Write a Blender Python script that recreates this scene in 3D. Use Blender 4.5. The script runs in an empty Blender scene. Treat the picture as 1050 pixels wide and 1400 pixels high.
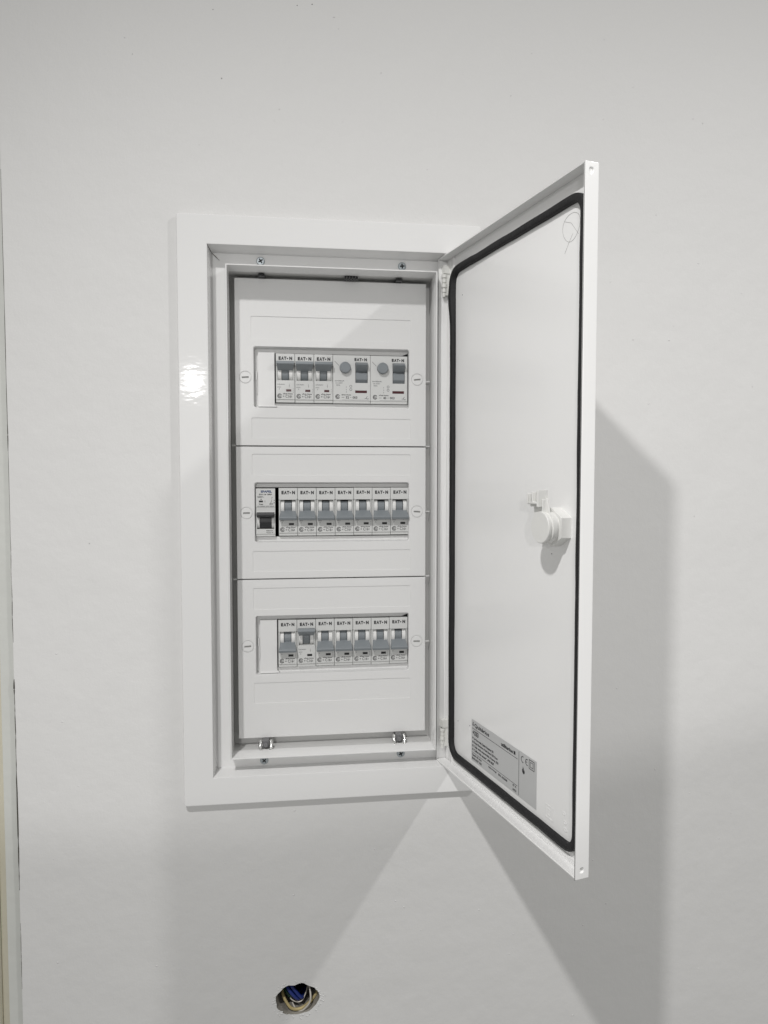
import bpy, bmesh, math, random
from mathutils import Vector, noise
random.seed(7)
scene = bpy.context.scene
MM = 0.001
# ------------------------------------------------------------------ camera
cd_ = bpy.data.cameras.new('camera'); cam = bpy.data.objects.new('camera', cd_)
scene.collection.objects.link(cam); scene.camera = cam
cam.location = (17.99*MM, -626.5*MM, 32.08*MM)
cam.rotation_mode = 'XYZ'
cam.rotation_euler = (math.pi/2 - 0.0488, 0, -0.1228)
cd_.sensor_fit = 'VERTICAL'; cd_.sensor_height = 36.0; cd_.sensor_width = 27.0
cd_.lens = 36.0*955.65/1400
cd_.clip_start = 0.01; cd_.clip_end = 60
# ------------------------------------------------------------------ light
w = bpy.data.worlds.new('World'); scene.world = w; w.use_nodes = True
bg = w.node_tree.nodes['Background']
bg.inputs[0].default_value = (1.0, 0.993, 0.964, 1); bg.inputs[1].default_value = 0.318
def downlight(name, x, d, z, power, aim=(0, 0, -1), size=160, blend=1.0, radius=0.022, col=(1.0, 0.985, 0.975)):
    l = bpy.data.lights.new(name, 'SPOT'); l.energy = power; l.spot_size = math.radians(size); l.spot_blend = blend
    l.shadow_soft_size = radius; l.color = col
    o = bpy.data.objects.new(name, l); scene.collection.objects.link(o)
    o.location = (x*MM, -d*MM, z*MM)
    o.rotation_euler = Vector(aim).to_track_quat('-Z', 'Y').to_euler()
    return o
downlight('ceiling_downlight', -273, 755, 822, 44, aim=(.4, -.2, -1))
downlight('ceiling_downlight', 1051, 755, 845, 31, aim=(-.4, -.2, -1))
# third lamp, far behind the viewer; its lower beam rim stands in for a cast shadow
L3 = Vector((-0.70, -4.4, 0.70)); T3 = Vector((-0.15, 0.0, 1.66))
o3 = downlight('room_spotlight', -700, 4400, 700, 110, aim=tuple(T3-L3), size=49.6, blend=0.014, radius=0.035)
scene.view_settings.view_transform = 'Standard'; scene.view_settings.look = 'None'
scene.view_settings.exposure = 0.08; scene.view_settings.gamma = 1
scene.render.resolution_x = 768; scene.render.resolution_y = 1024

# ------------------------------------------------------------------ materials
def mat(name, col, rough=0.5, metal=0.0, spec=0.5, bumps=(), var=None, coat=0, stretch=None):
    m = bpy.data.materials.new(name); m.use_nodes = True
    nt = m.node_tree; b = nt.nodes['Principled BSDF']
    b.inputs['Base Color'].default_value = (*col, 1); b.inputs['Roughness'].default_value = rough
    b.inputs['Metallic'].default_value = metal; b.inputs['Specular IOR Level'].default_value = spec
    b.inputs['Coat Weight'].default_value = coat
    tc = nt.nodes.new('ShaderNodeTexCoord'); vec = tc.outputs['Object']
    if stretch:
        mp = nt.nodes.new('ShaderNodeMapping'); mp.inputs['Scale'].default_value = stretch; nt.links.new(vec, mp.inputs['Vector']); vec = mp.outputs[0]
    prev = None
    for (sc, dist, detail) in bumps:
        n = nt.nodes.new('ShaderNodeTexNoise'); n.inputs['Scale'].default_value = sc; n.inputs['Detail'].default_value = detail
        nt.links.new(vec, n.inputs['Vector'])
        bp = nt.nodes.new('ShaderNodeBump'); bp.inputs['Distance'].default_value = dist; bp.inputs['Strength'].default_value = 1
        nt.links.new(n.outputs['Fac'], bp.inputs['Height'])
        if prev: nt.links.new(prev.outputs[0], bp.inputs['Normal'])
        prev = bp
    if prev: nt.links.new(prev.outputs[0], b.inputs['Normal'])
    if var:
        n = nt.nodes.new('ShaderNodeTexNoise'); n.inputs['Scale'].default_value = var[0]; n.inputs['Detail'].default_value = 4
        nt.links.new(vec, n.inputs['Vector'])
        mx = nt.nodes.new('ShaderNodeMix'); mx.data_type = 'RGBA'
        mx.inputs['A'].default_value = (*[c*(1-var[1]) for c in col], 1); mx.inputs['B'].default_value = (*[min(1, c*(1+var[1])) for c in col], 1)
        nt.links.new(n.outputs['Fac'], mx.inputs['Factor']); nt.links.new(mx.outputs['Result'], b.inputs['Base Color'])
    return m
M = {}
M['wall'] = mat('wall_paint', (.71, .708, .70), .55, spec=.35, bumps=((9, .0022, 2), (60, .0006, 4), (700, .00006, 3)), var=(5, .012))
M['steel'] = mat('white_powder_coat', (.785, .785, .78), .05, spec=.09, bumps=((150, .000045, 2), (60, .000006, 1)), stretch=(.55, 1, 1.7))
M['doorsteel'] = mat('white_powder_coat_door', (.85, .85, .845), .18, spec=.5, bumps=((30, .00015, 2), (300, .00004, 2)))
M['cover'] = mat('white_cover_plastic', (.73, .73, .725), .45, spec=.4, bumps=((900, .00003, 2),))
M['body'] = mat('light_grey_breaker_plastic', (.62, .625, .615), .42, spec=.45, bumps=((1200, .00002, 2),))
M['bodywhite'] = mat('white_breaker_plastic', (.76, .76, .75), .35, spec=.45)
M['toggle'] = mat('blue_grey_toggle_plastic', (.215, .235, .25), .38, spec=.45, bumps=((900, .00003, 2),))
M['dark'] = mat('black_toggle_plastic', (.035, .036, .038), .35, spec=.45)
M['darkred'] = mat('dark_red_indicator', (.06, .008, .012), .3)
M['black'] = mat('black_window', (.012, .012, .013), .3)
M['print'] = mat('dark_grey_print', (.022, .022, .025), .6)
M['printlight'] = mat('mid_grey_print', (.11, .11, .12), .6)
M['printblue'] = mat('navy_print', (.03, .06, .16), .6)
M['gasket'] = mat('black_foam_gasket', (.014, .014, .015), .62, spec=.35, bumps=((500, .0003, 4), (60, .0006, 2)), var=(160, .35))
M['zinc'] = mat('zinc_plated_steel', (.42, .46, .48), .4, metal=1, bumps=((400, .0001, 2),))
M['clip'] = mat('dark_clip_steel', (.16, .16, .165), .5)
M['prong'] = mat('bright_spring_steel', (.80, .80, .79), .18, metal=1)
M['slot'] = mat('dark_screw_recess', (.012, .013, .015), .7)
M['sticker'] = mat('silver_sticker', (.54, .545, .545), .42, metal=.15, bumps=((80, .0001, 2),))
M['capslot'] = mat('grey_slot_plastic', (.36, .36, .35), .6)
M['hinge'] = mat('ivory_hinge_plastic', (.76, .76, .73), .4)
M['lock'] = mat('white_nylon_lock', (.74, .74, .72), .38, bumps=((300, .00006, 2),))
M['inner'] = mat('grey_box_interior', (.60, .60, .59), .5)
M['rail'] = mat('grey_box_back', (.34, .34, .33), .6)
M['pit'] = mat('dark_pinhole_dirt', (.07, .065, .06), .8)
M['plaster'] = mat('raw_plaster', (.27, .255, .225), .9, spec=.1, bumps=((120, .002, 5), (500, .0008, 4)), var=(90, .2))
M['conduit'] = mat('yellow_conduit', (.42, .34, .16), .5, var=(150, .3))
M['cablewhite'] = mat('off_white_cable', (.52, .49, .44), .4)
M['cableblue'] = mat('blue_wire_insulation', (.01, .026, .17), .28)
M['cablegreen'] = mat('green_wire_insulation', (.01, .05, .03), .3)
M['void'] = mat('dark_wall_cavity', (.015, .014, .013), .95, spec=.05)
M['casing'] = mat('door_casing_paint', (.62, .63, .60), .35, bumps=((50, .0006, 3),), var=(20, .05))
M['cream'] = mat('cream_frame_paint', (.66, .63, .52), .4, bumps=((40, .0006, 3),), var=(15, .06))
M['scratch'] = mat('grey_pencil_mark', (.38, .38, .37), .7)
M['crack'] = mat('dark_crack_filler', (.06, .055, .045), .9)

# ------------------------------------------------------------------ helpers
def P(x, d, z): return Vector((x*MM, -d*MM, z*MM))
def link(o): scene.collection.objects.link(o); return o
STUFF = {'lettering', 'fine_print', 'brand_lettering', 'sticker_print', 'moulded_mark', 'pencil_mark', 'speck', 'joint_crack', 'cover_latch', 'earth_comb', 'hinge_slot', 'plate_latch', 'mitre_gap'}
def build(name, bm, m, parent=None, smooth=False, bevel=0, seg=2, kind=None, doubles=True, normals=True, world=True):
    if doubles: bmesh.ops.remove_doubles(bm, verts=bm.verts, dist=1e-6)
    if normals: bmesh.ops.recalc_face_normals(bm, faces=bm.faces)
    me = bpy.data.meshes.new(name); bm.to_mesh(me); bm.free()
    me.materials.append(m)
    if smooth:
        for p in me.polygons: p.use_smooth = True
        if smooth != 'all': me.set_sharp_from_angle(angle=math.radians(35))
    o = link(bpy.data.objects.new(name, me))
    if parent:
        o.parent = parent
        if world: o.location = -parent.location
    if smooth is True and not bevel:
        wn = o.modifiers.new('weighted_normals', 'WEIGHTED_NORMAL'); wn.keep_sharp = True; wn.weight = 90
    if bevel:
        b = o.modifiers.new('bevel', 'BEVEL'); b.width = bevel*MM; b.segments = seg; b.limit_method = 'ANGLE'; b.angle_limit = math.radians(40)
        b.harden_normals = False
        for p in me.polygons: p.use_smooth = True
        b.use_clamp_overlap = True
        wn = o.modifiers.new('weighted_normals', 'WEIGHTED_NORMAL'); wn.keep_sharp = False; wn.weight = 80
    if kind is None and name in STUFF: kind = 'stuff'
    if kind: o['kind'] = kind
    return o
def thing(name, label, cat, loc=(0, 0, 0), group=None):
    o = link(bpy.data.objects.new(name, None)); o.empty_display_size = .02
    o.location = P(*loc); o['label'] = label; o['category'] = cat
    if group: o['group'] = group
    return o
def tag(o, label, cat, group=None):
    o['label'] = label; o['category'] = cat
    if group: o['group'] = group
    return o
def box(bm, x0, x1, d0, d1, z0, z1, F=P):
    v = [bm.verts.new(F(x, d, z)) for x in (x0, x1) for d in (d0, d1) for z in (z0, z1)]
    for f in ((0,1,3,2), (4,6,7,5), (0,4,5,1), (2,3,7,6), (0,2,6,4), (1,5,7,3)): bm.faces.new([v[i] for i in f])
    return v
def prism(bm, prof, x0, x1, F=P, in0=None, in1=None):
    """profile of (d,z) extruded along x; in0/in1: per-point inset of the two ends"""
    a = [bm.verts.new(F(x0+(in0[i] if in0 else 0), d, z)) for i, (d, z) in enumerate(prof)]
    b = [bm.verts.new(F(x1-(in1[i] if in1 else 0), d, z)) for i, (d, z) in enumerate(prof)]
    n = len(prof); bm.faces.new(a); bm.faces.new(b[::-1])
    for i in range(n): bm.faces.new((a[i], b[i], b[(i+1) % n], a[(i+1) % n]))
def loft(bm, loops, close=True, cap0=False, cap1=False):
    vs = [[bm.verts.new(p) for p in lp] for lp in loops]; n = len(vs[0])
    for a, b in zip(vs, vs[1:]):
        for i in range(n if close else n-1): bm.faces.new((a[i], a[(i+1) % n], b[(i+1) % n], b[i]))
    if cap0: bm.faces.new(vs[0])
    if cap1: bm.faces.new(vs[-1])
    return vs
def rect(L, R, T, B, d, F=P): return [F(L, d, T), F(R, d, T), F(R, d, B), F(L, d, B)]
def rrect(L, R, T, B, r, d, F=P, seg=5):
    out = []
    for cx, cz, a0 in ((L+r, T-r, 180), (R-r, T-r, 90), (R-r, B+r, 0), (L+r, B+r, -90)):
        for i in range(seg+1):
            a = math.radians(a0-90*i/seg); out.append(F(cx+r*math.cos(a), d, cz+r*math.sin(a)))
    return out
def circ(cx, cz, r, d, n=24, F=P, rz=None): return [F(cx+r*math.cos(2*math.pi*i/n), d, cz+(rz or r)*math.sin(2*math.pi*i/n)) for i in range(n)]
def fill_holes(bm, outer, holes):
    """planar face with holes from loops of coordinates; returns vert loops"""
    loops = []
    edges = []
    for lp in [outer]+holes:
        vs = [bm.verts.new(p) for p in lp]; loops.append(vs)
        edges += [bm.edges.new((vs[i], vs[(i+1) % len(vs)])) for i in range(len(vs))]
    bmesh.ops.triangle_fill(bm, use_beauty=True, use_dissolve=False, edges=edges)
    return loops
def relief(bm, xs, zs, fn, back, F=P):
    """stepped relief: fn(x,z)->depth of the cell or None for a hole; walls go down to 'back'"""
    nx, nz = len(xs)-1, len(zs)-1
    D = [[fn((xs[i]+xs[i+1])/2, (zs[j]+zs[j+1])/2) for j in range(nz)] for i in range(nx)]
    def q(*p): bm.faces.new([bm.verts.new(F(*k)) for k in p])
    def val(i, j): return D[i][j] if 0 <= i < nx and 0 <= j < nz else None
    for i in range(nx):
        for j in range(nz):
            d = D[i][j]
            if d is not None: q((xs[i], d, zs[j]), (xs[i+1], d, zs[j]), (xs[i+1], d, zs[j+1]), (xs[i], d, zs[j+1]))
    for i in range(nx+1):
        for j in range(nz):
            a, b = val(i-1, j), val(i, j)
            a = back if a is None else a; b = back if b is None else b
            if val(i-1, j) is None and val(i, j) is None: continue
            if abs(a-b) > 1e-6: q((xs[i], a, zs[j]), (xs[i], b, zs[j]), (xs[i], b, zs[j+1]), (xs[i], a, zs[j+1]))
    for i in range(nx):
        for j in range(nz+1):
            a, b = val(i, j-1), val(i, j)
            if a is None and b is None: continue
            a = back if a is None else a; b = back if b is None else b
            if abs(a-b) > 1e-6: q((xs[i], a, zs[j]), (xs[i+1], a, zs[j]), (xs[i+1], b, zs[j]), (xs[i], b, zs[j]))
def tube(bm, pts, r, n=8, cap=True):
    loops = []; prev = Vector((0, 0, 1))
    for i, p in enumerate(pts):
        t = (pts[min(i+1, len(pts)-1)]-pts[max(i-1, 0)]).normalized()
        u = t.cross(prev)
        if u.length < 1e-4: u = t.cross(Vector((1, 0, 0)))
        u.normalize(); v = t.cross(u)
        rr = r[i] if isinstance(r, (list, tuple)) else r
        loops.append([p+(u*math.cos(2*math.pi*k/n)+v*math.sin(2*math.pi*k/n))*rr*MM for k in range(n)])
    loft(bm, loops, cap0=cap, cap1=cap)
def spline(pts, k=6):
    out = []
    for i in range(len(pts)-1):
        p0, p1, p2, p3 = (Vector(pts[max(i-1, 0)]), Vector(pts[i]), Vector(pts[i+1]), Vector(pts[min(i+2, len(pts)-1)]))
        for j in range(k):
            t = j/k; out.append(.5*((2*p1)+(-p0+p2)*t+(2*p0-5*p1+4*p2-p3)*t*t+(-p0+3*p1-3*p2+p3)*t**3))
    out.append(Vector(pts[-1])); return out
_tc = {}
def text_polys(s, bold=0.0):
    key = (s, bold)
    if key in _tc: return _tc[key]
    c = bpy.data.curves.new('t', 'FONT'); c.body = s; c.size = 1; c.offset = bold; c.resolution_u = 2; c.fill_mode = 'FRONT'
    o = bpy.data.objects.new('t', c); scene.collection.objects.link(o)
    dg = bpy.context.evaluated_depsgraph_get(); me = bpy.data.meshes.new_from_object(o.evaluated_get(dg))
    vs = [(v.co.x, v.co.y) for v in me.vertices]; fs = [tuple(p.vertices) for p in me.polygons]
    bpy.data.objects.remove(o); bpy.data.curves.remove(c); bpy.data.meshes.remove(me)
    xs = [v[0] for v in vs]; ys = [v[1] for v in vs]
    _tc[key] = (vs, fs, min(xs), max(xs), min(ys), max(ys)); return _tc[key]
def text(bm, s, x0, z0, wd, ht, d, F=P, bold=0.0):
    """text fitted in the box with lower-left corner (x0,z0), width wd, height ht"""
    vs, fs, a, b, c, e = text_polys(s, bold)
    vv = [bm.verts.new(F(x0+(x-a)/(b-a)*wd, d, z0+(y-c)/(e-c)*ht)) for x, y in vs]
    for f in fs:
        try: bm.faces.new([vv[i] for i in f])
        except ValueError: pass
def flat(bm, x0, x1, z0, z1, d, F=P): bm.faces.new([bm.verts.new(p) for p in rect(x0, x1, z1, z0, d, F)])
def ringflat(bm, cx, cz, r0, r1, d, F=P, n=20, a0=0, a1=360):
    pts = [(math.radians(a0+(a1-a0)*i/n)) for i in range(n+1)]
    A = [bm.verts.new(F(cx+r0*math.cos(a), d, cz+r0*math.sin(a))) for a in pts]
    B = [bm.verts.new(F(cx+r1*math.cos(a), d, cz+r1*math.sin(a))) for a in pts]
    for i in range(n): bm.faces.new((A[i], A[i+1], B[i+1], B[i]))

# ------------------------------------------------------------------ measured geometry (mm; x right, d toward the viewer, z up)
WD = -6.0
oL, oR, oT, oB = -83.6, 183.3, 258.4, -260.6
iL, iR, iT, iB = -58.4, 158.3, 233.5, -235.9
lL, lR, lT, lB = -42.7, 143.7, 217.6, -220.9
DL = -3.2; CH = -19.0
cL, cR, cT, cB = -38.4, 139.3, 214.4, -213.0
DC = -31.6; DM = -35.6
hx, hz = 15.3, -452.3

# ------------------------------------------------------------------ wall
WL = -226.9
bm = bmesh.new()
outer = [P(WL, WD, 1100), P(1700, WD, 1100), P(1700, WD, -1300), P(WL, WD, -1300)]
hole_box = rect(oL+14, oR-14, oT-14, oB+14, WD)
NH = 44; hole_loop = []; rims = []
for i in range(NH):
    a = 2*math.pi*i/NH
    rx = 20.3+1.0*noise.noise(Vector((math.cos(a)*2.2, math.sin(a)*2.2, 1)))+1.3*noise.noise(Vector((math.cos(a)*8, math.sin(a)*8, 5)))
    rz = 14.6+1.4*noise.noise(Vector((math.cos(a)*3, math.sin(a)*3, 9)))+1.1*noise.noise(Vector((math.cos(a)*9, math.sin(a)*9, 2)))
    hole_loop.append((rx*math.cos(a), rz*math.sin(a)+(1.6*math.cos(a) if math.sin(a) < 0 else 0)))
fill_holes(bm, outer, [hole_box, [P(hx+x, WD, hz+z) for x, z in hole_loop]])
loft(bm, [hole_box, rect(oL+14, oR-14, oT-14, oB+14, WD-100)])
loft(bm, [outer, [P(WL, WD-130, 1100), P(1700, WD-130, 1100), P(1700, WD-130, -1300), P(WL, WD-130, -1300)]])
bmesh.ops.remove_doubles(bm, verts=bm.verts, dist=1e-6)
wall = build('wall', bm, M['wall']); wall['kind'] = 'structure'
# crumbling plaster rim and cavity of the cable hole
bm = bmesh.new()
def hl(s, d, jit, dz=0):
    return [P(hx+x*s+jit*noise.noise(Vector((x*.4, z*.4, d))), d, hz+z*s+dz+jit*noise.noise(Vector((z*.4, x*.4, d+3)))) for x, z in hole_loop]
loft(bm, [hl(1, WD, 0), hl(.985, WD-2, .8), hl(.93, WD-6, 1.6), hl(.95, WD-14, 2), hl(1.0, WD-30, 2)])
build('cable_hole_rim', bm, M['plaster'], wall, smooth='all')
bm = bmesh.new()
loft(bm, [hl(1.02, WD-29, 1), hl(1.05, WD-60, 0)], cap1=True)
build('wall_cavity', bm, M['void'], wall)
bm = bmesh.new()   # raised crumbs of filler round the hole
for i in range(120):
    a = random.uniform(0, 2*math.pi); k = random.choice((1.03, 1.06, 1.1, 1.16, 1.25)); s = random.uniform(.25, .9)
    if math.sin(a) > .3 and random.random() < .3: continue
    x, z = hx+20.6*k*math.cos(a)+random.uniform(-1, 1), hz+15*k*math.sin(a)+random.uniform(-1, 1)
    vs = bmesh.ops.create_icosphere(bm, subdivisions=1, radius=s*MM)['verts']
    sx, sz, rt = random.uniform(.7, 2.2), random.uniform(.6, 1.3), random.uniform(0, 3)
    for v in vs:
        c = v.co.copy(); c.x *= sx; c.z *= sz; c.y *= .45
        c = Vector((c.x*math.cos(rt)-c.z*math.sin(rt), c.y, c.x*math.sin(rt)+c.z*math.cos(rt)))
        v.co = c+P(x, WD, z)
build('plaster_crumbs', bm, M['wall'], wall, smooth='all', kind='stuff', doubles=False)
bm = bmesh.new()
for x, z, r in ((-51.6, 433, .5), (20, 442, .6), (33, 444, .7), (56, 425, .35), (-209+90, 391, .45), (-125, 404, .4), (-45, 376, .7), (4, 353, .5), (0, 343, .35), (212, 378, .4), (300, 434, .4), (398, 365, .5),
                (-78, 158, .45), (-162, -25, .5), (398, -5, .5), (455, 120, .4)):
    vs = bmesh.ops.create_icosphere(bm, subdivisions=1, radius=r*.75*MM)['verts']
    for v in vs: v.co = Vector((v.co.x, v.co.y*.3, v.co.z*random.uniform(.8, 1.5)))+P(x, WD, z)
build('wall_pinhole', bm, M['pit'], wall, kind='stuff', doubles=False)
bm = bmesh.new()   # small paint nibs
for i in range(90):
    x, z = random.uniform(-215, 480), random.uniform(-500, 450)
    if oL-15 < x < oR+30 and oB-10 < z < oT+10: continue
    vs = bmesh.ops.create_icosphere(bm, subdivisions=1, radius=random.uniform(.35, .9)*MM)['verts']
    k = random.uniform(.7, 1.8)
    for v in vs: v.co = Vector((v.co.x*k, v.co.y*.35, v.co.z))+P(x, WD, z)
build('paint_nib', bm, M['wall'], wall, smooth='all', kind='stuff', doubles=False)

# ------------------------------------------------------------------ door casing on the left
cas = thing('door_casing', 'pale painted door casing strip with a cracked joint along the left edge of the wall', 'door casing', (-240, WD, -1300))
bm = bmesh.new()
for (x0, x1, d0, d1) in ((-239, WL-.6, -60, -9.0),): 
    loops = []
    for k in range(60):
        z = -1300+k*40.0; wob = .35*noise.noise(Vector((z*.01, 0, 0)))
        loops.append([P(x0, d0, z), P(x0, d1, z), P(x1+wob, d1, z), P(x1+wob, d0, z)])
    loft(bm, loops, cap0=True, cap1=True)
build('casing_strip', bm, M['casing'], cas, smooth=True)
bm = bmesh.new()
prism(bm, [(-60, -1300), (-60, 1100), (-6, 1100), (-6, -1300)], -330, -246.5)
prism(bm, [(-60, -1300), (-60, 1100), (-13, 1100), (-13, -1300)], -246.6, -238.5)
build('casing_board', bm, M['cream'], cas, bevel=2.0, seg=3)
bm = bmesh.new()
for z0, z1, wd in ((-20, 290, .3), (-110, -60, .35), (-156, -142, .8), (-215, -150, .45), (-330, -205, .75), (55, 80, .5), (-420, -360, .25), (-60, -10, .2)):
    pts = [P(WL+.1+.3*noise.noise(Vector((z*.05, 3, 0))), WD+.05, z) for z in [z0+(z1-z0)*i/10 for i in range(11)]]
    tube(bm, pts, [wd*(.35+.65*math.sin(math.pi*i/10))*.8 for i in range(11)], n=6)
build('joint_crack', bm, M['crack'], cas)

# ------------------------------------------------------------------ distribution board
board = thing('distribution_board', 'white recessed metal distribution board with its door standing open to the right', 'fuse box', (50, WD, oB))
# trim frame with reveal and channel floor
bm = bmesh.new()
loft(bm, [rrect(oL-.6, oR+.6, oT+.6, oB-.6, 2.2, WD-.5), rrect(oL-.5, oR+.5, oT+.5, oB-.5, 2.2, -1.4), rrect(oL, oR, oT, oB, 2.0, -.3), rrect(oL+.8, oR-.8, oT-.8, oB+.8, 1.4, 0),
          rrect(iL-.7, iR+.7, iT+.7, iB-.7, .3, 0), rrect(iL-.15, iR+.15, iT+.15, iB-.15, .2, -.25), rrect(iL, iR, iT, iB, .15, -.9), rrect(iL+1.0, iR-1.0, iT-1.0, iB+1.0, .15, CH+1.0), rrect(iL+1.6, iR-1.6, iT-1.6, iB+1.6, .15, CH),
          rrect(lL, lR, lT, lB, .1, CH)])
build('trim_frame', bm, M['steel'], board, smooth=True, normals=True)
# enclosure: raised rim (lip) and box interior
bm = bmesh.new()
loft(bm, [rrect(lL-.9, lR+.9, lT+.9, lB-.9, .5, CH-1), rrect(lL-.9, lR+.9, lT+.9, lB-.9, .5, DL-.5), rrect(lL-.6, lR+.6, lT+.6, lB-.6, .4, DL), rrect(lL+.2, lR-.2, lT-.2, lB+.2, .3, DL),
          rrect(lL+.5, lR-.5, lT-.5, lB+.5, .3, DL-.5), rrect(lL+.5, lR-.5, lT-.5, lB+.5, .3, -22)])
build('rim', bm, M['steel'], board, smooth=True)
bm = bmesh.new()
loft(bm, [rect(lL+.5, lR-.5, lT-.5, lB+.5, -22), rect(lL-.3, lR+.3, lT+.3, lB-.3, -22.6), rect(lL-.3, lR+.3, lT+.3, lB-.3, -88)], cap1=True)
loft(bm, [rect(lL-.2, lR+.2, lT+.2, lB-.2, -40.5), rect(cL+.4, cR-.4, cT-.4, cB+.4, -40.5)])  # added shelf ring, lightens the gap round the covers
build('back_box', bm, M['inner'], board)
# dark mitre gap in the top left corner of the frame
bm = bmesh.new()
for a, b in (((iL-.1, -.1, iT+.1), (iL+1.3, CH+.8, iT-1.1)), ((iL+1.3, CH+.25, iT-1.3), (iL+8.5, CH+.2, iT-8.2))):
    pa, pb = P(*a), P(*b); tube(bm, [pa, pa.lerp(pb, .5), pb], [.12, .38, .15], n=6)
build('mitre_gap', bm, M['crack'], board)
# screws in the channel
def cross_loop(cx, cz, r, wd, d, rot):
    pts = []
    for k in range(4):
        a = rot+k*math.pi/2; ca, sa = math.cos(a), math.sin(a)
        for (p, q) in ((wd, -wd) if 0 else (r, -wd), (r, wd), (wd, wd)):
            pts.append(P(cx+p*ca-q*sa, d, cz+p*sa+q*ca))
    return pts
for x, z, rot in ((-13.8, 226.0, .55), (114.3, 226.0, .1), (-14.3, -229.6, .75), (113.6, -229.3, .5)):
    bm = bmesh.new(); d = CH
    loft(bm, [circ(x, z, 3.85, d-.2), circ(x, z, 3.7, d+.7), circ(x, z, 3.1, d+1.25), circ(x, z, 2.6, d+1.3)], cap1=True)
    s = build('screw', bm, M['zinc'], board, smooth=True)
    bm = bmesh.new(); c_ = cross_loop(x, z, 2.2, .62, d+1.34, rot); bm.faces.new([bm.verts.new(p) for p in c_])
    build('cross_recess', bm, M['slot'], s, world=False)  # flat dark cross on the head, recess shade painted on
# spring clips that hold the frame: bright prongs inside the lower rim, dark screws above
for x, z, sg in ((-13.0, lB, 1), (112.8, lB, 1), (-13.5, lT, -1), (112.5, lT, -1)):
    bm = bmesh.new(); zz = z+sg*.3
    box(bm, x-2.9, x+2.9, -46, -24.5, zz+sg*.2 if sg > 0 else zz-2.6, zz+7.5 if sg > 0 else zz-.2)
    if sg > 0: loft(bm, [[P(x+2.2*math.cos(a), dd, zz+sg*3.6+2.2*math.sin(a)) for a in [2*math.pi*i/12 for i in range(12)]] for dd in (-22.5, -24.6)], cap0=True)
    cl = build('spring_clip', bm, M['clip' if sg > 0 else 'dark'], board, bevel=.4)
    if sg > 0:
        for s in (-1, 1):
            bm = bmesh.new()
            for k in range(2):
                tube(bm, spline([P(x+s*(4.2+k*.5), -19.5-k, zz-.2), P(x+s*(5.1+k*.4), -21.5-k, zz+3.2), P(x+s*(4.4+k*.3), -25-k, zz+7.2)], 4), 1.25, n=8)
            build('clip_prong', bm, M['prong'], cl, smooth='all', world=False)
bm = bmesh.new()   # knock-out teeth under the top edge
for i in range(5): box(bm, 62+i*2.6, 63.6+i*2.6, -30, -24, lT-3.2, lT-.6)
build('earth_comb', bm, M['dark'], board)
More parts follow.
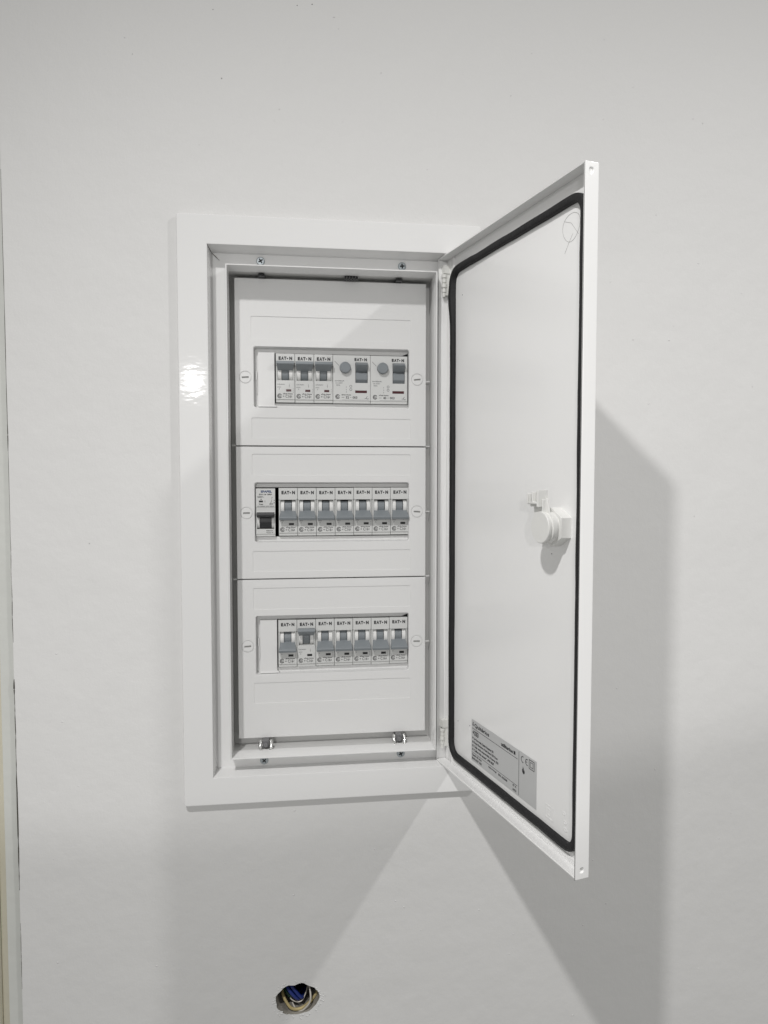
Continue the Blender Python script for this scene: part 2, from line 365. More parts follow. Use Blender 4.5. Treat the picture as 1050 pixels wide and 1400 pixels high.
# ---- plastic covers
rows = [(125.0, cT, 62.0), (0.0, 61.0, -62.0), (-125.0, -63.0, cB)]
panels = [[(180.2, 159.7), (87.6, 68.8)], [(54.2, 34.4), (-36.2, -55.5)], [(-70.8, -91.2), (-160.5, -180.2)]]
WX0, WX1 = -22.2, 123.6; PX0, PX1 = -23.8, 124.6
mod_x = [(-1.7, 122.4), (-21.4, 123.0), (-1.2, 122.8)]
for r, (zc, zt, zb) in enumerate(rows):
    wz0, wz1 = zc-28.2, zc+28.0
    mx0, mx1 = mod_x[r]; mx0 -= (.8 if r != 1 else .2); mx1 += 1.0
    if r != 1: mx0 -= 0
    mz0, mz1 = zc-23.3, zc+23.2
    xs = sorted({cL, cR, WX0, WX1, PX0, PX1, mx0, mx1}); xs = sorted(xs)
    zs = {zt, zb, wz0, wz1, mz0, mz1}
    bm = bmesh.new()
    # flat cover face with rounded openings
    R = 1.3
    holes = [rrect(WX0, WX1, wz1, wz0, 2.2, DC)]
    pl = []
    for (a, b) in panels[r]:
        holes.append(rrect(PX0, PX1, a, b, R, DC)); pl.append((a, b))
    # cap screw holes
    caps = [(-29.2, zc-.6), (130.9, zc-.2)]
    for cx, cz in caps: holes.append(circ(cx, cz, 5.9, DC, 28))
    x0, x1 = cL, cR
    outl = rrect(x0+.5, x1-.5, zt-.5, zb+.5, .6, DC)
    fill_holes(bm, outl, holes)
    loft(bm, [outl, rrect(x0+.12, x1-.12, zt-.12, zb+.12, .5, DC-.15), rrect(x0, x1, zt, zb, .4, DC-.6), rrect(x0, x1, zt, zb, .4, DC-14)])
    # window reveal: sloped rim down to a floor that frames the module row
    lo = rrect(WX0, WX1, wz1, wz0, 2.2, DC)
    l1 = rrect(WX0+.5, WX1-.5, wz1-.4, wz0+.4, 2.0, DC-.5)
    l2 = rrect(WX0+.9, WX1-.6, wz1-.9, wz0+.9, 1.8, DC-8)
    loft(bm, [lo, l1, l2])
    fill_holes(bm, l2, [rect(mx0, mx1, mz1, mz0, DC-8)])
    loft(bm, [rect(mx0, mx1, mz1, mz0, DC-8), rect(mx0, mx1, mz1, mz0, DC-14)])
    for (a, b) in pl:
        loft(bm, [rrect(PX0, PX1, a, b, R, DC), rrect(PX0+.12, PX1-.12, a-.12, b+.12, R, DC-.55)])
        loft(bm, [rrect(PX0+.12, PX1-.12, a-.12, b+.12, R, DC-.55)], cap0=True)
    for cx, cz in caps: loft(bm, [circ(cx, cz, 5.9, DC, 28), circ(cx, cz, 5.7, DC-1.6, 28)])
    cv = build('cover_panel', bm, M['cover'], board, smooth=True)
    for cx, cz in caps:
        bm = bmesh.new(); rt = random.uniform(-.12, .12)
        def sl(d, k=1.0): return [P(cx+x*math.cos(rt)-z*math.sin(rt), d, cz+x*math.sin(rt)+z*math.cos(rt)) for x, z in ((-3.1*k, .75*k), (3.1*k, .75*k), (3.1*k, -.75*k), (-3.1*k, -.75*k))]
        fill_holes(bm, circ(cx, cz, 4.9, DC+.05, 28), [sl(DC+.05)])
        loft(bm, [circ(cx, cz, 4.9, DC+.05, 28), circ(cx, cz, 5.2, DC-.2, 28), circ(cx, cz, 5.25, DC-.75, 28), circ(cx, cz, 5.95, DC-.75, 28)])
        build('cover_screw', bm, M['cover'], cv, smooth=True, world=False)
        bm = bmesh.new(); loft(bm, [sl(DC+.05), sl(DC-.9)], cap1=True)
        build('screw_slot', bm, M['capslot'], cv, world=False)  # slot lining greyer than the cap, its shade put into the colour
    if r != 1:
        bm = bmesh.new()
        bx0, bx1 = -17.8, mx0-.2
        prism(bm, [(DC-10, zc+23.4), (DC-3.2, zc+23.0), (DC-3.2, zc-24.5), (DC-2.2, zc-27.0), (DC-10, zc-27.0)], bx0, bx1-.1)
        prism(bm, [(DC-10, zc-23.6), (DC-3.4, zc-24.7), (DC-2.4, zc-27.0), (DC-10, zc-27.0)], bx1-.7, bx1+2.2, in1=[3, 2.4, 0, 0])
        build('blanking_plate', bm, M['cover'], cv, bevel=.6, world=False)
        bm = bmesh.new(); box(bm, bx0-2.6, bx0-.9, DC-8, DC-6.6, zc-2, zc+6); box(bm, bx0-1.6, bx0-.6, DC-8, DC-6.9, zc-15, zc-2)
        build('plate_latch', bm, M['cover'], cv, bevel=.2, world=False)
bm = bmesh.new(); box(bm, lL+1, lR-1, -87, -50, lB+1, lT-1); build('back_plate', bm, M['rail'], board)
# small latches between covers and box on the right
bm = bmesh.new()
for z in (62, -62, 125-2, -125, 0): box(bm, cR+.1, lR-.8, -33, -30.5, z-.5, z+.6)
for z in (62, -62): box(bm, lL+.8, cL-.1, -33, -30.5, z-.5, z+.6)
build('cover_latch', bm, M['inner'], board)

# ---- door (own frame: s along the door from the hinge, n through it, z up)
TH = 1.8189; HX, HD = 146.85, -14.0; LD = 214.8; TT = 10.4; DT, DB = iT-1.0, iB+1.0
A = math.atan2(-math.sin(TH), -math.cos(TH))
def D(s, n, z): return Vector((s*MM, n*MM, z*MM))
bm = bmesh.new()
PN = TT-1.2
box(bm, 0, LD-1.2, PN, TT, DB, DT, D)                   # outer sheet
box(bm, 0, 1.2, 0, PN, DB, DT, D)                       # hinge side flange
box(bm, 1.2, LD-1.2, 0, PN, DT-1.2, DT, D); box(bm, 1.2, LD-1.2, 0, PN, DB, DB+1.2, D)
# free edge with two round dimples
def E(a, d, z): return D(d, a, z)    # a -> n, depth -> s
hc = [(4.6, 227.0), (4.6, -228.8)]
fill_holes(bm, [E(0, LD, DT), E(TT, LD, DT), E(TT, LD, DB), E(0, LD, DB)], [circ(a, z, 1.9, LD, 16, E) for a, z in hc])
bm.faces.new([bm.verts.new(p) for p in (E(0, LD-1.2, DT), E(TT, LD-1.2, DT), E(TT, LD-1.2, DB), E(0, LD-1.2, DB))])
for z in (DT, DB): bm.faces.new([bm.verts.new(p) for p in (E(0, LD, z), E(TT, LD, z), E(TT, LD-1.2, z), E(0, LD-1.2, z))])
for n_ in (0, TT): bm.faces.new([bm.verts.new(p) for p in (E(n_, LD, DT), E(n_, LD-1.2, DT), E(n_, LD-1.2, DB), E(n_, LD, DB))])
for a, z in hc: loft(bm, [circ(a, z, 1.9, LD, 16, E), circ(a, z, 1.3, LD-1.6, 16, E)], cap1=True)
me_door = bm
bmesh.ops.remove_doubles(bm, verts=bm.verts, dist=1e-6)
door = build('door', bm, M['doorsteel'], board, normals=True, bevel=.45, seg=3)
door.location = P(HX, HD, 0)-board.location
door.rotation_euler = (0, 0, A)
def dpart(name, bm, m, **k): return build(name, bm, m, door, world=False, **k)
# gasket: foamed bead with rounded corners, slightly swollen at the upper hinge corner
GB = -226.4
prof = [(0, PN+.05), (.1, PN-2.2), (.5, PN-3.2), (1.4, PN-3.7), (3.0, PN-3.8), (4.6, PN-3.7), (5.5, PN-3.2), (5.9, PN-2.2), (6.0, PN+.05)]
bm = bmesh.new(); loops = []
# keep the same vertex count for every inset: parametrise on the outer loop
def gasket_loops():
    L_, R_, T_, B_ = 13.0, 207.2, 220.8, GB; r = 15
    cs = ((L_+r, T_-r, 180), (R_-r, T_-r, 90), (R_-r, B_+r, 0), (L_+r, B_+r, -90))
    spec = []      # (cx, cz, angle)
    for ci, (cx, cz, a0) in enumerate(cs):
        for i in range(9): spec.append((cx, cz, math.radians(a0-90*i/8)))
        nx_, nz_, na = cs[(ci+1) % 4]; a = math.radians(a0-90)
        k = 20 if ci in (0, 2) else 46
        for j in range(1, k): spec.append((cx+(nx_-cx)*j/k, cz+(nz_-cz)*j/k, a))
    for inset, n in prof:
        lp = []
        for cx, cz, a in spec:
            rr = r-inset
            x, z = cx+rr*math.cos(a), cz+rr*math.sin(a)
            e = .5*noise.noise(Vector((cx*.03, cz*.03, a*.5)))+.25*noise.noise(Vector((cx*.15, cz*.15, inset*.2)))
            sw = math.exp(-((cz-195)/16)**2) if cx < 60 else 0
            k = 1 if inset < 6 else .15
            lp.append(D(x+e*math.cos(a)-2.4*sw*k*(1 if cx < 30 else 0), n-(1.0*sw if n < PN-.1 else 0), z+e*math.sin(a)))
        loops.append(lp)
gasket_loops(); loft(bm, loops)
dpart('gasket', bm, M['gasket'], smooth='all')
# stiffener shade line: pressed bead next to the gasket at the bottom
bm = bmesh.new()
prism(bm, [(PN+.02, DB+1.2), (PN-.7, DB+1.2), (PN-.7, DB+5.2), (PN+.02, DB+5.8)], 12, LD-1.3, lambda x, d, z: D(x, d, z))
dpart('bottom_bead', bm, M['doorsteel'], bevel=.2)
# hinges
def hinge(z0, z1):
    bm = bmesh.new()
    h = z1-z0
    box(bm, 1.25, 6.6, 3.4, PN+.02, z1-.27*h, z1, D)
    box(bm, 1.3, 5.6, 4.8, PN+.02, z0, z1-.27*h, D)
    for k in range(4):
        a = z1-.30*h-k*.165*h; b = a-.11*h; r = 2.5 if k % 2 == 0 else 2.1
        loft(bm, [[D(4.4+r*math.cos(t), 4.4+r*math.sin(t), z) for t in [2*math.pi*i/14 for i in range(14)]] for z in (a, b)], cap0=True, cap1=True)
    loft(bm, [[D(4.2+1.5*math.cos(t), 4.2+1.5*math.sin(t), z) for t in [2*math.pi*i/12 for i in range(12)]] for z in (z0-1.5, z1-.3*h)], cap0=True, cap1=True)
    hg = dpart('hinge', bm, M['hinge'], smooth=True)
    bm = bmesh.new()
    for k in (.36, .70): box(bm, 1.22, 2.4, 3.2, 4.0, z1-k*h-.6, z1-k*h+.6, D)
    dpart('hinge_slot', bm, M['crack'])
hinge(199, 225.5); hinge(-221, -196)
# lock: nut, barrel and cam
ls, lz = 180.5, -2.0
bm = bmesh.new()
hexl = lambda n, r: [D(ls+r*math.cos(a), n, lz+r*math.sin(a)) for a in [math.radians(30+60*i) for i in range(6)]]
loft(bm, [hexl(PN+.05, 13.6), hexl(PN-8, 13.6), hexl(PN-8.6, 12.6)], cap1=True)
dpart('lock_nut', bm, M['lock'], smooth=True)
bm = bmesh.new()
cy = lambda n, r, k=36: [D(ls+r*math.cos(2*math.pi*i/k), n, lz+r*math.sin(2*math.pi*i/k)) for i in range(k)]
loft(bm, [cy(PN-8.5, 10.6), cy(PN-10.5, 10.6), cy(PN-10.6, 11.4), cy(PN-13.6, 11.4), cy(PN-13.8, 10.4), cy(PN-15.2, 10.4), cy(PN-15.3, 11.0), cy(PN-17.0, 11.0), cy(PN-17.4, 10.6)], cap1=True)
dpart('lock_barrel', bm, M['lock'], smooth=True)
bm = bmesh.new()
n1, n0 = PN-15.2, PN-12.2
lc, lzc = ls-4.2, lz-2.6
# cam arm rising from the barrel, with a forked claw
prism(bm, [(n0, lzc+6), (n1, lzc+6), (n1, lzc+17), (n0, lzc+17)], lc-6.5, lc+5.2, lambda x, d, z: D(x, d, z))
prism(bm, [(n0, lzc+10), (n0-1.5, lzc+10), (n0-1.5, lzc+23), (n0, lzc+23)], lc+5.2, lc+10.5, lambda x, d, z: D(x, d, z), in1=[0, 0, 3.5, 3.5])
box(bm, lc-9.5, lc+4.6, n1-1.2, n0, lzc+16.5, lzc+18.3, D)
box(bm, lc-9.5, lc-7.9, n1-4.2, n0, lzc+18.3, lzc+26, D)
box(bm, lc-3.2, lc-1.7, n1-4.2, n0, lzc+18.3, lzc+27, D)
box(bm, lc+2.6, lc+4.6, n1-4.2, n0+1, lzc+16.5, lzc+28.5, D)
box(bm, lc-7.9, lc+2.6, n1-.8, n0+.6, lzc+18.3, lzc+25.6, D)
box(bm, lc-7.9, lc+2.6, n1-4.2, n1-.8, lzc+18.3, lzc+20, D)
box(bm, lc+5.2, lc+6.4, n1-1.5, n0+.5, lzc+11, lzc+22, D)
dpart('lock_cam', bm, M['lock'], bevel=.45)
# sticker and its print
sx0, sx1, sz1, sz0 = 53.0, 154.0, -179.5, -216.0
bm = bmesh.new(); box(bm, sx0, sx1, PN-.12, PN+.02, sz0, sz1, D); dpart('rating_sticker', bm, M['sticker'])
bm = bmesh.new(); pn = PN-.16
F2 = D
text(bm, 'Quitérios', sx0+5.2, sz1-6.4, 25.5, 4.2, pn, F2, .035)
# small mark before the maker's name
bm.faces.new([bm.verts.new(D(*p)) for p in ((sx0+1.6, pn, sz1-5.2), (sx0+2.8, pn, sz1-5.2), (sx0+3.7, pn, sz1-1.8), (sx0+2.7, pn, sz1-1.8))])
bm.faces.new([bm.verts.new(D(*p)) for p in ((sx0+3.0, pn, sz1-5.2), (sx0+4.4, pn, sz1-5.2), (sx0+3.9, pn, sz1-3.4))])
flat(bm, sx0+1, sx1-26, sz1-7.9, sz1-7.45, pn, F2)
text(bm, 'utilitarios', sx0+50, sz1-6.0, 18, 3.2, pn, F2, .05); flat(bm, sx0+69, sx0+71.8, sz1-5.8, sz1-3.0, pn, F2)
text(bm, '+333', sx0+2, sz1-13.3, 10.5, 4.4, pn, F2, .05)
for i, (s, wd) in enumerate((('Invólucro vazio, Quadro Encastrar 333', 33), ('Empty Enclosure, Flush Board 333 Door', 40), ('Caja vacia empotrable, Puerta 333', 41), ('Coffret vide encastré, IP40 IK07', 34))):
    text(bm, s, sx0+5.0, sz1-17.6-i*3.35, wd, 2.6, pn, F2, .055)
    text(bm, ('PT', 'EN', 'ES', 'FR')[i], sx0+1.6, sz1-17.2-i*3.35, 2.4, 1.9, pn, F2, .05)
flat(bm, sx0+1, sx1-26, sz1-29.3, sz1-28.9, pn, F2)
text(bm, 'Quadro Elétrico', sx0+1.3, sz1-32.2, 17, 2.2, pn, F2, .055); text(bm, 'IP40 IK07 333', sx0+1.3, sz1-35.2, 17, 2.1, pn, F2, .055)
text(bm, 'Made in Portugal', sx0+30, sz1-32.3, 13, 1.9, pn, F2, .05); text(bm, 'EN 62208', sx0+46, sz1-32.3, 14, 1.9, pn, F2, .05)
text(bm, '97 A', sx0+68, sz1-31.8, 5.5, 1.8, pn, F2, .05); text(bm, '2023', sx0+68, sz1-35.0, 5.5, 1.8, pn, F2, .05)
flat(bm, sx1-24.4, sx1-23.9, sz0+1.0, sz1-1.0, pn, F2)
ringflat(bm, sx1-18.6, sz1-5.2, 1.9, 2.6, pn, F2, 14, 70, 290)
ringflat(bm, sx1-12.6, sz1-5.2, 1.9, 2.6, pn, F2, 14, 70, 290); flat(bm, sx1-15.0, sx1-12.6, sz1-5.5, sz1-4.9, pn, F2)
for a, b in ((3.7, 3.1), (2.1, 1.6)):
    fill_holes(bm, rect(sx1-6.4-a, sx1-6.4+a, sz1-5.2+a, sz1-5.2-a, pn, F2), [rect(sx1-6.4-b, sx1-6.4+b, sz1-5.2+b, sz1-5.2-b, pn, F2)])
# flame-like drop mark
bm.faces.new([bm.verts.new(D(sx1-17.6+x, pn, sz1-16.3+z)) for x, z in ((0, 0), (1.4, .6), (1.9, 2.2), (1.2, 3.6), (.7, 2.8), (.2, 4.6), (-1.0, 6.0), (-.9, 4.4), (-1.9, 3.0), (-1.7, 1.2))])
dpart('sticker_print', bm, M['print'])
# moulded marks and a pencilled circle on the sheet
bm = bmesh.new()
for a, b in ((5.0, 4.4), (2.4, 1.9)):
    c = (170.5, -210.3)
    A1 = [D(c[0]+x*a, PN-.14, c[1]+z*a) for x, z in ((-1, 1), (1, 1), (1, -1), (-1, -1))]; B1 = [D(c[0]+x*b, PN-.14, c[1]+z*b) for x, z in ((-1, 1), (1, 1), (1, -1), (-1, -1))]
    fill_holes(bm, A1, [B1])
    loft(bm, [A1, [D(p.x/MM, PN+.02, p.z/MM) for p in A1]]); loft(bm, [B1, [D(p.x/MM, PN+.02, p.z/MM) for p in B1]])
for s, z in ((188, -203), (189.5, -209), (190, -214)):
    loft(bm, [[D(s+r*math.cos(2*math.pi*i/12), n, z+.7*r*math.sin(2*math.pi*i/12)) for i in range(12)] for r, n in ((2.3, PN+.02), (1.8, PN-.14), (1.2, PN-.14), (.9, PN))], cap1=True)
dpart('moulded_mark', bm, M['doorsteel'])
bm = bmesh.new()
pts = [D(188+9.5*math.cos(a)+.8*math.sin(2*a), PN-.05, 200.5+9.3*math.sin(a)) for a in [2*math.pi*i/30 for i in range(31)]]
tube(bm, pts, .13, n=5)
tube(bm, [D(180, PN-.05, 207), D(188, PN-.05, 203.5), D(196, PN-.05, 194)], .12, n=5)
tube(bm, [D(181, PN-.05, 185), D(186, PN-.05, 191.5), D(190, PN-.05, 196)], .12, n=5)
dpart('pencil_mark', bm, M['scratch'])
bm = bmesh.new()
for s, z, r in ((31, 193.5, .55), (170, -22, .45), (27, -190, .4), (49.5, -187, .5)):
    loft(bm, [[D(s+k*r*math.cos(2*math.pi*i/8), n, z+k*r*math.sin(2*math.pi*i/8)) for i in range(8)] for k, n in ((1, PN-.02), (.6, PN-.2))], cap1=True)
dpart('speck', bm, M['printlight'])

# ------------------------------------------------------------------ breakers (local frame: x from centre, d from face plane, z from bottom 0..45)
def brand(bm, x0, z0, wd, ht, d):
    u = wd/5.1
    text(bm, 'E', x0, z0, u*.85, ht, d, P, .07); text(bm, 'A', x0+u*.95, z0, u*1.05, ht, d, P, .07); text(bm, 'T', x0+u*2.0, z0, u*.95, ht, d, P, .07)
    ringflat(bm, x0+u*3.3, z0+ht*.45, 0.001, u*.27, d, P, 12); text(bm, 'N', x0+u*4.0, z0, u*1.1, ht, d, P, .07)
def logo(bm, cx, cz, d):
    ringflat(bm, cx, cz, 1.55, 2.15, d, P, 18, 25, 335); ringflat(bm, cx, cz, .65, 1.15, d, P, 12, 60, 330); flat(bm, cx+.2, cx+1.7, cz-.15, cz+.2, d)
    flat(bm, cx-1.7, cx-.9, cz-.15, cz+.15, d)
def mcb_body(W=17.4):
    h = W/2; bm = bmesh.new()
    def fn(x, z):
        if abs(x) > h-.9 and 19.6 < z < 34.2: return -1.2
        if abs(x) < 7.1 and 20.4 < z < 33.8: return -7.0
        if z < 2.6: return -.7
        return 0.0
    relief(bm, [-h, -h+.9, -7.1, 7.1, h-.9, h], [0, 2.6, 19.6, 20.4, 33.8, 34.2, 45], fn, -12)
    return bm
def bars():
    out = []              # the white curved shoulders of the switch barrel
    for s in (-1, 1):
        bm = bmesh.new(); out.append(bm)
        x0, x1 = (-6.9, -3.6) if s < 0 else (3.6, 6.9)
        pr = [(-6.0+5.4*math.cos(a), 27.1+6.6*math.sin(a)) for a in [math.radians(-90+180*i/10) for i in range(11)]]
        prism(bm, pr+[(-6.9, 33.7), (-6.9, 20.5)], x0, x1)
    return out
def stem():
    bm = bmesh.new(); pr = [(-7.0+5.2*math.cos(a), 27.1+6.4*math.sin(a)) for a in [math.radians(-90+180*i/10) for i in range(11)]]
    prism(bm, pr, -3.1, 3.1); return bm
def toggle(up):
    bm = bmesh.new()
    pr = [(-3.0, 28.6), (6.4, 34.0), (7.0, 35.2), (6.2, 37.4), (0.6, 37.2), (-3.0, 33.4)]
    if not up: pr = [(d, 52.6-z) for d, z in pr]
    ins = [1.6, .35, .1, .1, .3, 1.2]
    prism(bm, pr, -8.35, 8.35, in0=ins, in1=ins); return bm
def mcb_print():
    bm = bmesh.new(); d = .06
    brand(bm, -6.1, 39.1, 12.6, 3.2, d)
    logo(bm, -5.3, 5.9, d)
    text(bm, 'C16', .1, 4.2, 5.0, 2.8, d, P, .01); flat(bm, 5.6, 6.0, 4.6, 6.4, d); flat(bm, -2.4, -1.0, 5.2, 5.5, d); flat(bm, -2.4, -1.0, 5.8, 6.1, d)
    text(bm, 'xPole Home', -2.3, 7.4, 9.0, 1.25, d, P, .03)
    return bm
def mcb_small():
    bm = bmesh.new(); d = .05
    text(bm, '230/400V', -7.5, 16.1, 7.2, 1.0, d, P, .01); text(bm, '6000', -7.5, 13.6, 3.6, 1.0, d); text(bm, '3', -6.0, 11.8, .9, 1.0, d)
    flat(bm, 3.55, 3.75, 14.0, 17.2, d); flat(bm, 3.2, 4.1, 15.4, 15.6, d)
    for z in (8.8, 10.4, 12.0): flat(bm, 7.1, 7.35, z, z+1.0, d)
    flat(bm, -8.0, 8.0, 2.75, 2.85, d)
    return bm
def window(mat_, x0, x1, z0, z1):
    bm = bmesh.new(); box(bm, x0, x1, -.5, .08, z0, z1)
    return bm
def make_mcb(up, red):
    root = thing('circuit_breaker', '', 'circuit breaker')
    build('body', mcb_body(), M['body'], root, bevel=.3, world=False)
    for b_ in bars(): build('barrel_guard', b_, M['bodywhite'], root, smooth=True, world=False)
    tg = build('toggle', toggle(up), M['toggle'], root, bevel=.35, world=False)
    build('toggle_stem', stem(), M['toggle'], tg, smooth=True, world=False)
    build('indicator_window', window(None, .7, 5.4, 10.0, 12.1), M['darkred'] if red else M['black'], root, world=False)
    build('lettering', mcb_print(), M['print'], root, world=False, doubles=False, normals=False)
    build('fine_print', mcb_small(), M['printlight'], root, world=False, doubles=False, normals=False)
    return root
def copy_tree(o, parent=None):
    c = o.copy(); link(c)
    if parent: c.parent = parent
    for ch in o.children: copy_tree(ch, c)
    return c
up_first, down_first = make_mcb(True, True), make_mcb(False, False)
used = set()
def place(src, x0, zc, label, group, wd=17.7, dz=0, dd=0):
    o = src if src.name not in used else copy_tree(src)
    used.add(src.name)
    o.location = P(x0+wd/2, DM+dd, zc-22.5+dz); o['label'] = label; o['group'] = group
    return o
ordn = ['first', 'second', 'third', 'fourth', 'fifth', 'sixth', 'seventh']
G = 'slim circuit breakers in the board'
lab_top = ['switched-up breaker at the left end of the top row, beside the blank plate',
           'switched-up breaker in the middle of the three slim ones in the top row',
           'switched-up breaker in the top row touching the residual current switches']
for i in range(3):
    place(up_first, -1.68+17.7*i, 125, lab_top[i], G, dz=random.uniform(-.15, .15)-.12*i)
lab_mid = ['grey breaker in the middle row right beside the black-handled switch'] + \
          [f'{ordn[i]} grey toggled breaker from the left in the middle row' for i in range(1, 6)] + \
          ['grey toggled breaker at the right end of the middle row']
for i in range(7):
    place(down_first, .1+17.65*i, 0, lab_mid[i], G, dz=random.uniform(-.15, .15)+(.05*i), dd=random.uniform(-.2, .2))
up2 = None
lab_bot = ['breaker with toggle down at the left end of the bottom row, beside the blank plate',
           'only breaker of the bottom row with its toggle up'] + \
          [f'{ordn[i]} breaker from the left in the bottom row, toggle down' for i in range(2, 6)] + \
          ['breaker with toggle down at the right end of the bottom row']
for i in range(7):
    if i == 1:
        o = place(up_first, -1.2+17.7, -125, lab_bot[i], G)
        for ch in o.children:
            if ch.name.startswith('indicator_window'):
                ch.data = ch.data.copy(); ch.data.materials[0] = M['black']
    else: place(down_first, -1.2+17.7*i, -125, lab_bot[i], G, dz=random.uniform(-.15, .15)+.05*i, dd=random.uniform(-.2, .2))
# residual current devices
def make_rcd(num):
    root = thing('residual_current_breaker', '', 'safety switch')
    h = 17.6; tx0, tx1 = 3.5, 15.1
    bm = bmesh.new()
    def fn(x, z):
        if tx0 < x < tx1 and 19.3 < z < 38.3: return -6.5
        if z < 2.4: return -.6
        return 0.0
    relief(bm, [-h, tx0, tx1, h], [0, 2.4, 19.3, 38.3, 45], fn, -12)
    build('body', bm, M['body'], root, bevel=.3, world=False)
    bm = bmesh.new()
    prism(bm, [(-6.4, 38.0), (2.5, 38.0), (6.2, 36.0), (5.8, 35.2), (-2.6, 29.8), (-6.4, 29.4)], tx0+.25, tx1-.25)
    tg = build('toggle', bm, M['toggle'], root, bevel=.35, world=False)
    bm = bmesh.new(); prism(bm, [(-6.4, 29.6), (-2.2, 29.4), (-.6, 26), (-1.0, 22.5), (-3.4, 19.8), (-6.4, 19.4)], tx0+.3, tx1-.3)
    build('toggle_stem', bm, M['toggle'], tg, smooth=True, world=False)
    bm = bmesh.new(); c = (-6.3, 33.2)
    loft(bm, [circ(*c, r, d, 32) for r, d in ((5.3, -1), (5.2, 3.2), (4.9, 3.8), (4.2, 3.95), (3.9, 3.75))], cap1=True)
    build('test_button', bm, M['toggle'], root, smooth=True, world=False)
    bm = bmesh.new(); box(bm, tx0-.3, tx1-.8, -.5, .08, 9.8, 12.2); build('indicator_window', bm, M['darkred'], root, world=False)
    bm = bmesh.new(); d = .06
    brand(bm, tx0-.9, 39.6, 11.8, 2.9, d); logo(bm, -13.3, 6.2, d)
    text(bm, 'xPole Home', -9.8, 7.4, 9.2, 1.2, d, P, .03)
    text(bm, num, -5.6, 4.4, 2.9, 2.3, d, P, .02); text(bm, '003', .8, 4.4, 4.4, 2.3, d, P, .02); flat(bm, -9.6, -7.2, 5.4, 5.7, d); flat(bm, -1.6, -.4, 5.4, 5.7, d)
    build('lettering', bm, M['print'], root, world=False, doubles=False, normals=False)
    bm = bmesh.new()
    text(bm, 'In=30mA', -15.8, 20.4, 8.8, 1.2, d, P, .02); text(bm, 'Un 230V', -15.2, 18.4, 6.6, 1.1, d, P, .01); text(bm, '50Hz', -14.6, 16.4, 3.6, 1.1, d, P, .01)
    for z in (10, 12.2, 14.6): flat(bm, -5.3, -5.0, z, z+1.3, d)
    ringflat(bm, -.9, 16.0, .9, 1.25, d, P, 8); ringflat(bm, -.9, 12.9, .9, 1.25, d, P, 8); ringflat(bm, 15.0, 5.4, .9, 1.3, d, P, 10, 90, 330)
    flat(bm, 12.2, 13.9, 4.6, 5.0, d); flat(bm, -9, 16.4, 3.15, 3.3, d)
    bm.faces.new([bm.verts.new(P(x, d, z)) for x, z in ((-16.2, 39.2), (-15.9, 39.4), (-12.0, 35.4), (-12.2, 35.1))])
    build('fine_print', bm, M['printlight'], root, world=False, doubles=False, normals=False)
    return root
r1 = make_rcd('32'); r1.location = P(-1.68+17.7*3+17.7, DM, 125-22.8); r1['label'] = 'left of the two wide safety switches with round test buttons, top row'
r2 = make_rcd('40'); r2.location = P(-1.68+17.7*5+17.7, DM, 125-22.9); r2['label'] = 'right of the two wide safety switches with round test buttons, top row'
for r_ in (r1, r2): r_['group'] = 'wide safety switches with test buttons'
# black-handled device at the left of the middle row
e = thing('circuit_breaker', 'slim breaker with black toggle and blue lettering, left end of the middle row', 'surge switch', (-12.0, DM+.2, -22.8))
bm = bmesh.new()
def fn(x, z):
    if abs(x) < 7.9 and 7.0 < z < 22.6: return -6
    if z < 2.2: return -.7
    if 23.4 < z < 27.6: return -.5
    return 0.0
relief(bm, [-9, -7.9, 7.9, 9], [0, 2.2, 7.0, 22.6, 23.4, 27.6, 45], fn, -12)
build('body', bm, M['body'], e, bevel=.3, world=False)
for x0, x1 in ((-7.8, -5.6), (5.6, 7.8)):
    bm = bmesh.new()
    prism(bm, [(-6.0+5.4*math.cos(a), 13.8+6.6*math.sin(a)) for a in [math.radians(-90+180*i/10) for i in range(11)]], x0, x1)
    build('barrel_guard', bm, M['bodywhite'], e, smooth=True, world=False)
bm = bmesh.new(); prism(bm, [(-5, 16.6), (5.6, 18.6), (7.0, 20.2), (6.6, 22.2), (0, 22.6), (-5, 21.2)], -8.2, 8.2, in0=[1.2, .4, .1, .1, .2, .6], in1=[1.2, .4, .1, .1, .2, .6])
tg = build('toggle', bm, M['dark'], e, bevel=.35, world=False)
bm = bmesh.new(); prism(bm, [(-6, 17.2), (-1.4, 17.0), (-.8, 13.5), (-.2, 13.3), (-.2, 12.4), (-.8, 12.2), (-1.8, 9.0), (-4, 7.2), (-6, 7.2)], -5.3, 5.3)
build('toggle_stem', bm, M['dark'], tg, bevel=.15, world=False)
bm = bmesh.new(); d = .06; text(bm, 'EFAPEL', -4.2, 41.0, 10.2, 2.2, d, P, .045); build('brand_lettering', bm, M['printblue'], e, world=False, doubles=False, normals=False)
bm = bmesh.new(); text(bm, '55116 3RP', -5.9, 38.7, 12.0, 1.4, d, P, .04)
text(bm, '230V~', -7.4, 36.3, 6.2, 1.5, d, P, .03); text(bm, 'Test', -6.2, 29.6, 4.0, 1.2, d, P, .05); flat(bm, -6.0, -2.3, 32.0, 33.7, d)
flat(bm, -4.2, -3.8, 34.2, 35.6, d); flat(bm, -4.7, -3.3, 34.6, 34.9, d)
flat(bm, 5.6, 6.7, 36.6, 36.9, d); flat(bm, 5.8, 6.0, 34.4, 36.4, d)
bm.faces.new([bm.verts.new(P(x, d, z)) for x, z in ((4.6, 31.0), (5.0, 31.0), (6.0, 34.0), (5.7, 34.0))]); ringflat(bm, 4.6, 30.4, .5, .9, d, P, 10); ringflat(bm, 6.4, 30.6, .4, .7, d, P, 10)
flat(bm, -.6, -.3, 32.0, 33.8, d); flat(bm, 7.6, 8.6, 31.2, 31.9, d); flat(bm, 7.8, 8.6, 33.6, 34.2, d)
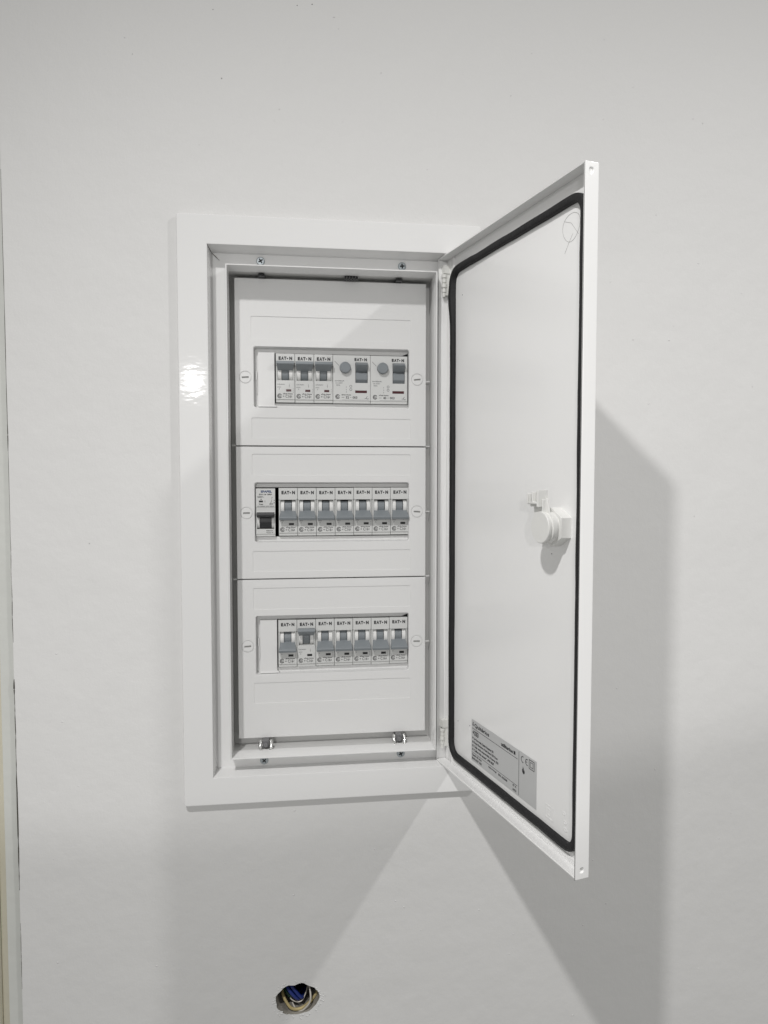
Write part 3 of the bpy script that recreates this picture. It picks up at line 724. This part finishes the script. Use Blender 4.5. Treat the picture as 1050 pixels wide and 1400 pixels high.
text(bm, '30mA', .5, 4.9, 6.6, .9, d, P, .06); text(bm, 'Type A', .5, 3.0, 6.8, .9, d, P, .06)
build('lettering', bm, M['print'], e, world=False, doubles=False, normals=False)
bm = bmesh.new(); text(bm, 'I-O 6000A 230V 50Hz', -7.6, 28.0, 15.6, .8, d, P, .03); build('fine_print', bm, M['printlight'], e, world=False, doubles=False, normals=False)

# ------------------------------------------------------------------ cables in the hole
def H(px, py, d): return P(hx+(px-545)*.0707, d, hz-1.2-(py-440)*.0735)
bm = bmesh.new()
pts = spline([H(330, 400, -24), H(352, 450, -15), H(420, 530, -10), H(480, 575, -9), H(560, 582, -9), (H(640, 560, -10)), H(720, 515, -12), H(800, 440, -15), H(806, 380, -22)], 8)
rr = [1.25+.2*(i % 2) for i in range(len(pts))]
tube(bm, pts, rr, n=12)
c = build('conduit', bm, M['conduit'], smooth='all'); tag(c, 'yellowish corrugated conduit rim curving along the bottom of the cable hole', 'conduit')
bm = bmesh.new(); tube(bm, spline([H(640, 300, -30), H(690, 320, -14), H(712, 400, -7.5), H(700, 480, -6.5), H(655, 545, -7), H(590, 600, -8), H(520, 606, -11), H(470, 560, -16)], 8), .8, n=12)
c = build('cable', bm, M['cablewhite'], smooth='all'); tag(c, 'off-white cable arching down the right side of the wall hole', 'cable')
bm = bmesh.new(); tube(bm, spline([H(400, 440, -30), H(440, 500, -17), H(520, 525, -13), H(600, 515, -13), H(660, 440, -18), H(700, 380, -30)], 8), .6, n=10)  # highlight in the hole drawn as a pale tube
c = build('cable', bm, M['cablewhite'], smooth='all'); tag(c, 'thin pale wire lying just above the yellowish conduit in the wall hole', 'cable')
for i, (a, b_, c_, l) in enumerate((((395, 325), (470, 400), (560, 500), 'blue wire nearer the left edge of the wall hole'),
                              ((440, 300), (520, 385), (605, 485), 'blue wire crossing the middle of the wall hole'))):
    bm = bmesh.new(); tube(bm, spline([H(a[0]-20, a[1]-20, -40), H(*a, -17), H(*b_, -11-i), H(*c_, -14), H(c_[0]+40, c_[1]+40, -30)], 8), 1.55, n=12)
    c = build('blue_wire', bm, M['cableblue'], smooth='all'); tag(c, l, 'wire', 'blue wires in the wall hole')
bm = bmesh.new(); tube(bm, spline([H(330, 370, -34), H(380, 420, -20), (H(450, 480, -17)), H(520, 490, -24)], 8), 1.8, n=12)
c = build('green_wire', bm, M['cablegreen'], smooth='all'); tag(c, 'very dark green wire half hidden under the blue wires in the wall hole', 'wire')
